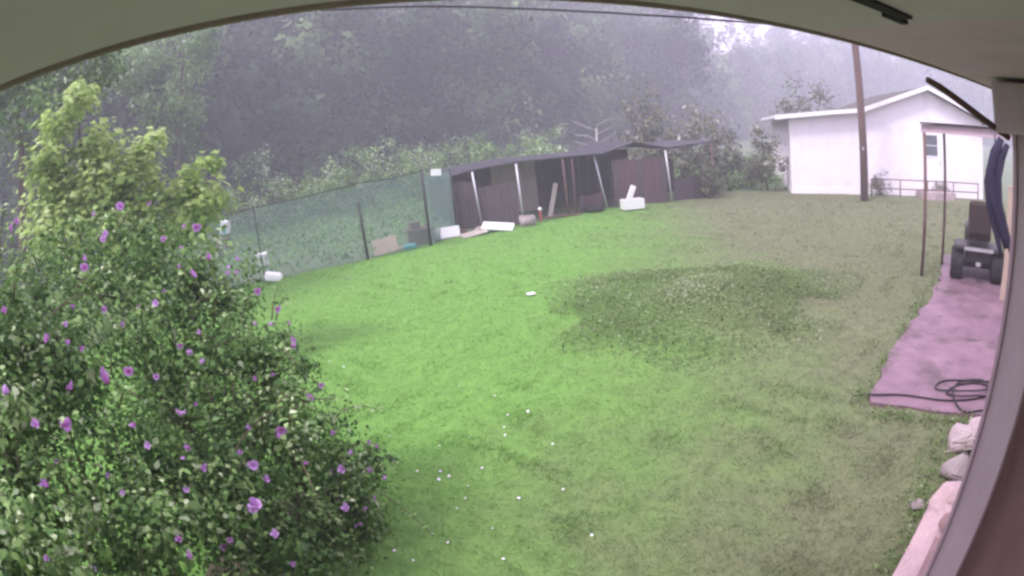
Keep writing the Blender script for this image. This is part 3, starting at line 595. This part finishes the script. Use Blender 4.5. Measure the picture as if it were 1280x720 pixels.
def shrub(label, base, blobs, flowers, count, size):
    root = plant('flowering_shrub', label, 'shrub', base, blobs, count, size, M['shrub'], M['stem'], 'flowering shrubs by the house', stems=7, stem_r=.022, clump=.42, clumps=190, shell=.15, jit=.6, shape=LEAF8, upbias=.45)
    cam_p = Vector((0, 0, CAM_H)); bx = Vector(base)
    SP, SN = [], []
    for k in range(34):                                   # arching sprays beyond the outline
        q = random.choice(blobs); d = Vector((random.gauss(0, 1), random.gauss(0, 1), random.gauss(.5, .7))).normalized(); p = Vector(q[:3]) + d * q[3] * .8 - bx; L = random.uniform(.22, .5); pts = []
        for m in range(7):
            t_ = m / 6; pts.append(p + d * L * t_ + Vector((0, 0, .10 * t_ - .22 * t_ * t_)))
        if pts[-1].z < .08: continue
        tubeo('spray_stem', pts, [.006 - .0007 * m for m in range(7)], M['stem'], root, 5)
        for m in range(26):
            t_ = random.uniform(.15, 1) * 5.99; i_ = int(t_); pt = pts[i_].lerp(pts[i_ + 1], t_ - i_); SP.append(tuple(pt + Vector((random.gauss(0, .02), random.gauss(0, .02), random.gauss(0, .015))))); SN.append((random.gauss(0, .5), random.gauss(0, .5), 1))
    v, f, t = leaves(np.array(SP), np.array(SN), np.full(len(SP), size * 1.05) * np.exp(rng.normal(size=len(SP)) * .25), np.clip(rng.normal(size=len(SP)) * .2 + .6, 0, 1), LEAF8)
    o = link_mesh('spray_leaves', fast_mesh('spray_leaves', v, f, t), M['shrub'], root); tag(o, kind='stuff')
    flowers = list(flowers)
    for k in range(16):
        q = random.choice(blobs[:9]); c = Vector(q[:3]); d = ((cam_p - c).normalized() + Vector((random.gauss(0, .6), random.gauss(0, .6), random.gauss(0, .5)))).normalized(); p = c + d * q[3] * .95
        if p.z > .15: flowers.append(tuple(p))
    for (x, y, z) in flowers:
        o = bpy.data.objects.new('flower', random.choice(FLW)); col.objects.link(o); o.parent = root
        p = Vector((x, y, z)); d = (cam_p - p).normalized()
        o.location = p + d * .15 - bx
        n_ = (d * .7 + Vector((random.gauss(0, .8), random.gauss(0, .8), random.gauss(.2, .6)))).normalized()
        o.rotation_mode = 'QUATERNION'; o.rotation_quaternion = n_.to_track_quat('Z', 'Y')
        s = random.uniform(.018, .029) if (x, y, z) not in BIG else random.uniform(.038, .048); k_ = random.choice((1, .7, .55)); o.scale = (s * k_, s * k_, s * random.choice((1, 1.3, 2)))
    return root
SA = [(-2.4, 3.07, 1.97, .45), (-2.72, 2.79, 2.0, .42), (-2.07, 3.18, 1.85, .36), (-1.86, 3.2, 1.57, .3), (-2.29, 2.65, 1.58, .44), (-1.88, 2.83, 1.38, .43), (-1.6, 3.11, 1.3, .29), (-2.8, 2.41, 1.95, .43), (-1.56, 3.02, 1.0, .32), (-2.4, 3.0, 1.0, .6), (-2.0, 3.2, .7, .5)]
SB = [(-1.42, 2.75, .85, .4), (-1.26, 3.05, .41, .31), (-1.61, 2.41, .94, .42), (-1.33, 2.69, .27, .34), (-1.71, 1.96, .86, .44), (-1.52, 2.23, .44, .43), (-1.23, 2.96, .13, .25)]
SC = [(-2.29, 1.77, 1.69, .43), (-2.05, 1.9, 1.36, .43), (-2.13, 1.31, 1.43, .39), (-1.98, 1.52, 1.09, .41), (-2.7, 1.9, 2.05, .38), (-1.86, 1.96, 1.11, .39), (-1.98, .96, 1.27, .36), (-1.78, 1.45, .89, .4), (-2.34, 1.12, 1.81, .42), (-1.7, 1.2, .6, .4), (-1.69, .97, 1.08, .33), (-1.99, .66, 1.5, .36), (-1.53, 1.04, .88, .3), (-1.95, 1.02, 1.33, .33), (-1.8, .56, 1.26, .35), (-2.37, 1.67, 1.91, .33), (-2.34, 1.34, 1.86, .32), (-2.41, 1.95, 1.9, .33)]
FA = [(-2.41, 2.42, 2.13), (-2.42, 2.69, 2.28), (-2.48, 2.98, 2.42), (-2.28, 3.06, 2.4), (-1.94, 3.1, 2.18), (-2.01, 3.08, 2.19), (-1.81, 2.97, 1.97), (-1.73, 3.07, 1.91), (-1.71, 3.15, 1.85), (-1.9, 2.87, 1.91), (-1.71, 2.54, 1.65), (-1.69, 2.47, 1.52), (-1.83, 2.47, 1.61), (-1.5, 2.64, 1.31), (-1.96, 2.51, 1.84), (-1.49, 2.97, 1.53), (-1.35, 3.02, 1.41), (-2.12, 2.31, 1.8), (-2.41, 2.66, 2.25), (-2.6, 2.82, 2.4), (-2.05, 2.85, 2.15), (-1.74, 3.03, 1.86), (-1.72, 3.21, 1.9), (-1.46, 3.08, 1.59), (-1.39, 3.06, 1.49)]
FB = [(-1.74, 2.31, 1.33), (-1.48, 1.84, 1.22), (-1.4, 2.11, 1.15), (-1.26, 2.28, 1.13), (-1.19, 2.38, .9), (-1.29, 1.89, .97), (-1.29, 1.96, .73), (-1.07, 2.61, .98), (-1.04, 3.07, .63), (-1.03, 2.69, .77), (-1.01, 2.89, .5), (-.96, 2.97, .43), (-1.11, 2.53, .47), (-1.03, 2.63, .42), (-1.02, 2.87, .31), (-1.05, 2.53, .37), (-1.2, 2.89, 1.15), (-1.18, 2.69, 1.17), (-1.31, 2.09, .99)]
FC = [(-1.61, 2.0, 1.41), (-1.8, 1.76, 1.68), (-1.77, 1.9, 1.69), (-1.72, 2.04, 1.6), (-1.91, 1.58, 1.74), (-1.86, 1.28, 1.71), (-1.83, 1.41, 1.65), (-1.78, 1.17, 1.52), (-1.68, 1.73, 1.51), (-1.98, 1.62, 1.95), (-1.97, 1.74, 1.98), (-2.33, 1.64, 2.1), (-2.61, 2.01, 2.47), (-2.57, 2.05, 2.49), (-1.93, 1.7, 1.92), (-1.9, 1.74, 1.87)]
shrub('tall leafy shrub with purple flowers below the lime green tree', (-2.2, 2.9, 0), SA, FA, 22000, .035)
shrub('low spreading shrub with purple flowers drooping over the lawn edge', (-1.5, 2.4, 0), SB, FB, 18000, .034)
shrub('leafy purple flowering shrub growing close to the house wall', (-2.1, 1.6, 0), SC, FC, 28000, .035)
bm = B(); prism(bm, [(-1.12 - .5 + .62 * (1 + .09 * math.sin(5.3 * k) + .06 * math.sin(11.7 * k + 1)) * math.cos(k * .2618) , 2.45 + 1.05 * (1 + .1 * math.sin(4.1 * k + 2)) * math.sin(k * .2618)) for k in range(24)], -.02, .006); bed = obj('soil_bed', bm, M['soil']); tag(bed, kind='structure')

LIME = [(-5.49, 5.82, 4.0, .34), (-5.74, 5.57, 3.61, .38), (-5.35, 5.95, 3.4, .34), (-5.87, 5.43, 3.05, .4), (-5.45, 5.85, 2.8, .48), (-4.52, 6.36, 3.27, .23), (-4.65, 6.26, 2.92, .34), (-4.96, 6.27, 2.54, .58), (-4.25, 6.54, 2.6, .43), (-3.82, 6.57, 2.54, .32), (-4.05, 6.5, 2.2, .4), (-4.46, 6.64, 2.21, .46), (-5.69, 5.63, 2.38, .63), (-5.2, 6.34, 2.12, .59), (-4.9, 6.3, 1.6, .6)]
plant('young_tree', 'young lime green tree rising behind the flowering shrubs', 'tree', (-5.1, 6.1, 0), LIME, 9500, .105, M['lime'], M['bark'], stems=5, stem_r=.05, stem_name='trunk', leaf_name='crown', clump=.5, clumps=150, shell=.4, upbias=1.2)
plant('broadleaf_tree', 'misty grey green tree with dark trunk behind the lime green tree', 'tree', (-9.6, 7.9, 0), [(-9.9, 8.3, 5.2, 1.3), (-9.0, 9.4, 6.4, 1.2), (-10.6, 7.6, 6.6, 1.3), (-9.5, 8.6, 7.6, 1.1), (-8.4, 9.9, 5.2, .9)], 11000, .11, M['shrub'], M['bark'], stems=1, stem_r=.17, stem_name='trunk', leaf_name='crown', clump=.45, clumps=60, shell=.4)
plant('broadleaf_tree', 'pale hazy tree with spreading crown standing before the dark wood', 'tree', (-13.5, 20.5, 0), [(-12.6, 20.6, 8.6, 1.3), (-13.6, 20.2, 7.4, 1.5), (-14.8, 19.6, 8.3, 1.4), (-11.6, 21.2, 8.9, .9), (-13.2, 20.8, 5.8, 1.5)], 12000, .15, M['scrub'], M['bark'], stems=1, stem_r=.18, stem_name='trunk', leaf_name='crown', clump=.42, clumps=50, shell=.4)

# weedy patch in the lawn
n = 52000; th = rng.uniform(0, 2 * np.pi, n); rr = np.sqrt(rng.uniform(0, 1, n)); cx, cy = 2.65, 7.0
ex, ey = rr * np.cos(th), rr * np.sin(th)
rad_ = 1 + .16 * np.sin(3 * th + 1) + .1 * np.sin(5 * th + 2.2) + .07 * np.sin(9 * th)
px_, py_ = cx + 2.45 * ex * rad_ + .1 * ey, cy + 1.95 * ey * rad_ + .1 * ex
lump = .5 + .5 * np.sin(px_ * 3.1 + 1.3 * np.sin(py_ * 2.3)) * np.sin(py_ * 2.7 + px_)
keep = rng.uniform(0, 1, n) < (.3 + .7 * lump) * np.clip((1.08 - rr) * 2, .06, 1)
px_, py_, lump, rr = px_[keep], py_[keep], lump[keep], rr[keep]; n = len(px_)
hh = rng.uniform(.01, 1, n) * (.08 + .15 * lump) * np.clip(1.25 - rr, .25, 1)
tt = np.clip(rng.normal(size=n) * .22 + .42 + 2.2 * hh, 0, .93); fl = rng.uniform(0, 1, n) < .012; tt[fl] = 1; tt = np.where(fl, 1, tt * (.75 + .25 * np.sin(px_ * 2.1) * np.sin(py_ * 1.7)))
v, f, t = leaves(np.stack([px_, py_, hh + lawn_z(px_, py_)], 1), rng.normal(size=(n, 3)) * .4 + np.array([0, -.15, .9]), rng.uniform(.022, .045, n), tt, LEAF2, rng.normal(size=(n, 3)) * .35 + np.array([0, 0, 1]))
wd = link_mesh('weed_patch', fast_mesh('weed_patch', v, f, t), M['weed']); tag(wd, 'rough patch of leafy weeds growing in the lawn', 'weeds', kind='stuff')

ed = []
for (a, b, m, sp) in (((2.92, 3.58), (6.02, 5.93), 1500, .05), ((2.95, 3.38), (3.85, 2.7), 900, .06), ((1.5, 1.36), (2.5, 2.06), 700, .06), ((2.5, 2.1), (3.4, 2.75), 900, .09), ((6.1, 5.85), (8.2, 7.75), 500, .1)):
    k = rng.uniform(0, 1, m); gx, gy = rng.normal(size=m) * sp, rng.normal(size=m) * sp; lm = .4 + .6 * (np.sin(k * 23 + a[0] * 7) > .1)
    q = rng.uniform(0, 1, m) < lm; zz = rng.uniform(.005, .10, m) * lm
    ed.append(leaves(np.stack([a[0] + (b[0] - a[0]) * k + gx, a[1] + (b[1] - a[1]) * k + gy, zz], 1)[q], (rng.normal(size=(m, 3)) * .6 + np.array([0, 0, .8]))[q], rng.uniform(.015, .04, m)[q], np.clip(rng.normal(size=m) * .2 + .35, 0, .9)[q], LEAF2, (rng.normal(size=(m, 3)) * .35 + np.array([0, 0, 1]))[q]))
v, f, t = joined(ed); ew = link_mesh('edge_weeds', fast_mesh('edge_weeds', v, f, t), M['weed']); tag(ew, 'small weeds straggling along the patio and ledge edges', 'weeds', kind='stuff')

# shrubs behind the fence and the kennel
def bush(label, x, y, h, r, mat='scrub', cnt=3200, size=.10, group='shrubs beyond the fence', name='wild_shrub', tshift=0):
    bl = [(x + random.uniform(-.5, .5) * r, y + random.uniform(-.5, .5) * r, h * q, r * random.uniform(.5, .75)) for q in (.25, .5, .7, .85)] + [(x - r * .6, y, h * .4, r * .6), (x + r * .6, y, h * .42, r * .6)]
    return plant(name, label, 'shrub', (x, y, -.03), bl, cnt, size, M[mat], M['stem'], group, stems=3, stem_r=.03, clump=.4, clumps=45, shell=.5, tshift=tshift)
rows = [(-15.4, 19.6, 2.6, 1.7), (-13.4, 22.0, 2.5, 1.6), (-11.6, 23.4, 2.9, 1.7), (-9.4, 24.3, 2.3, 1.5), (-7.6, 25.2, 2.4, 1.5), (-6.0, 26.0, 2.8, 1.6), (-4.2, 26.4, 2.5, 1.5), (-2.7, 26.8, 2.2, 1.4), (-1.1, 26.6, 2.6, 1.3), (.6, 27.2, 2.2, 1.4), (2.0, 27.4, 2.0, 1.3), (3.4, 26.5, 2.0, 1.3)]
for x, y, h, r in rows: bush('pale green wild shrub in the row between meadow and wood', x, y, h, r, tshift=random.uniform(.05, .28))
bush('tall olive bush with whitish tips behind the kennel roof', 6.4, 22.6, 3.5, 1.5, 'olive', 2600, .15, None)
bush('grey olive bush beside the whitish one behind the kennel', 8.4, 22.4, 2.7, 1.5, 'olive', 2200, .15, None)
bush('dull scrubby bush at the right end of the kennel', 8.6, 19.6, 2.0, 1.1, 'olive', 2200, .11, None, tshift=-.15)
bush('bush with pale blossom tips against the white house corner', 9.75, 18.5, 2.35, .8, 'olive', 2200, .1, None, tshift=.1)
bush('dark bush peeping over the roof of the white house', 17.6, 27.5, 4.4, 2.2, 'olive', 2200, .22, None, tshift=-.1)
bush('low weedy clump growing behind the pipe railing', 13.2, 15.75, .7, .5, 'olive', 700, .07, None)
bush('thin grey weeds at the far end of the pipe railing', 15.6, 14.75, .6, .45, 'olive', 500, .07, None)
bush('dull low scrub in front of the open end of the kennel', 6.9, 17.5, 1.0, .55, 'olive', 1300, .08, None, tshift=-.1)
dt = empty('dead_tree', (4.2, 23.6, 0)); tag(dt, 'bare pale dead sapling behind the kennel roof', 'tree')
tubeo('trunk', [(0, 0, -.1), (.05, 0, 1.5), (.1, 0, 2.6)], [.05, .04, .03], M['pale_bark'], dt)
for k in range(7):
    z = 1.5 + k * .2; s = -1 if k % 2 else 1; tubeo('branch', [(.08, 0, z), (.08 + s * .45, .1, z + .2), (.08 + s * .95, .15, z + .28 + .1 * (k % 3))], [.022, .016, .008], M['pale_bark'], dt, 5)

# fallen petals on the grass
PET = [(-1.21, 4.21), (-.74, 3.97), (-.9, 3.59), (-1.08, 3.84), (-.71, 3.59), (-.47, 3.35), (-.5, 3.2), (-.19, 4.04), (-.15, 4.43), (-.21, 4.18), (-.28, 4.85), (-1.12, 3.78), (-.69, 3.45), (-.9, 3.06), (-1.03, 2.89), (-.7, 2.81), (-.58, 2.73), (-.78, 2.55), (-.29, 2.83), (-.24, 2.52), (-1.21, 2.55), (-2.1, 5.94), (-.49, 4.08), (-.64, 5.13), (-1.05, 2.52), (-.93, 2.67), (-.1, 3.13), (.21, 3.18), (.32, 2.64), (-.64, 3.49), (-.54, 3.08), (-.37, 3.57), (-2.36, 6.16), (.02, 4.41), (.18, 3.82)]
pm = fast_mesh('fallen_petal', np.array([(0, 0, 0), (-.5, .5, .25), (-.35, 1, .3), (.35, 1, .2), (.5, .5, .3), (0, .6, .08)]), np.array([(0, 5, 1), (1, 5, 2), (2, 5, 3), (3, 5, 4), (4, 5, 0)])); pm.materials.append(M['petal_w'])
for i, (x, y) in enumerate(PET):
    o = bpy.data.objects.new('fallen_petal', pm); col.objects.link(o); s = random.uniform(.012, .028)
    o.location = (x, y, .03); o.scale = (s, s, s); o.rotation_euler = (random.uniform(-.4, .4), random.uniform(-.4, .4), random.uniform(0, 6))
    tag(o, 'pale petal fallen on the grass near the flowering shrubs', 'petal', 'fallen petals on the lawn')

# ================================================================= MIST
hm = bpy.data.materials.new('mist'); hm.use_nodes = True; ht_ = hm.node_tree; ht_.nodes.clear()
out = ht_.nodes.new('ShaderNodeOutputMaterial'); pv = ht_.nodes.new('ShaderNodeVolumePrincipled')
pv.inputs['Color'].default_value = (.80, .79, .89, 1); pv.inputs['Density'].default_value = .0075; pv.inputs['Anisotropy'].default_value = .2
ht_.links.new(pv.outputs[0], out.inputs['Volume'])
bm = B(); box(bm, (0, 0, 22), (500, 500, 48)); hb = obj('haze', bm, hm); tag(hb, 'thin pale rain mist over the yard', 'mist', kind='stuff')
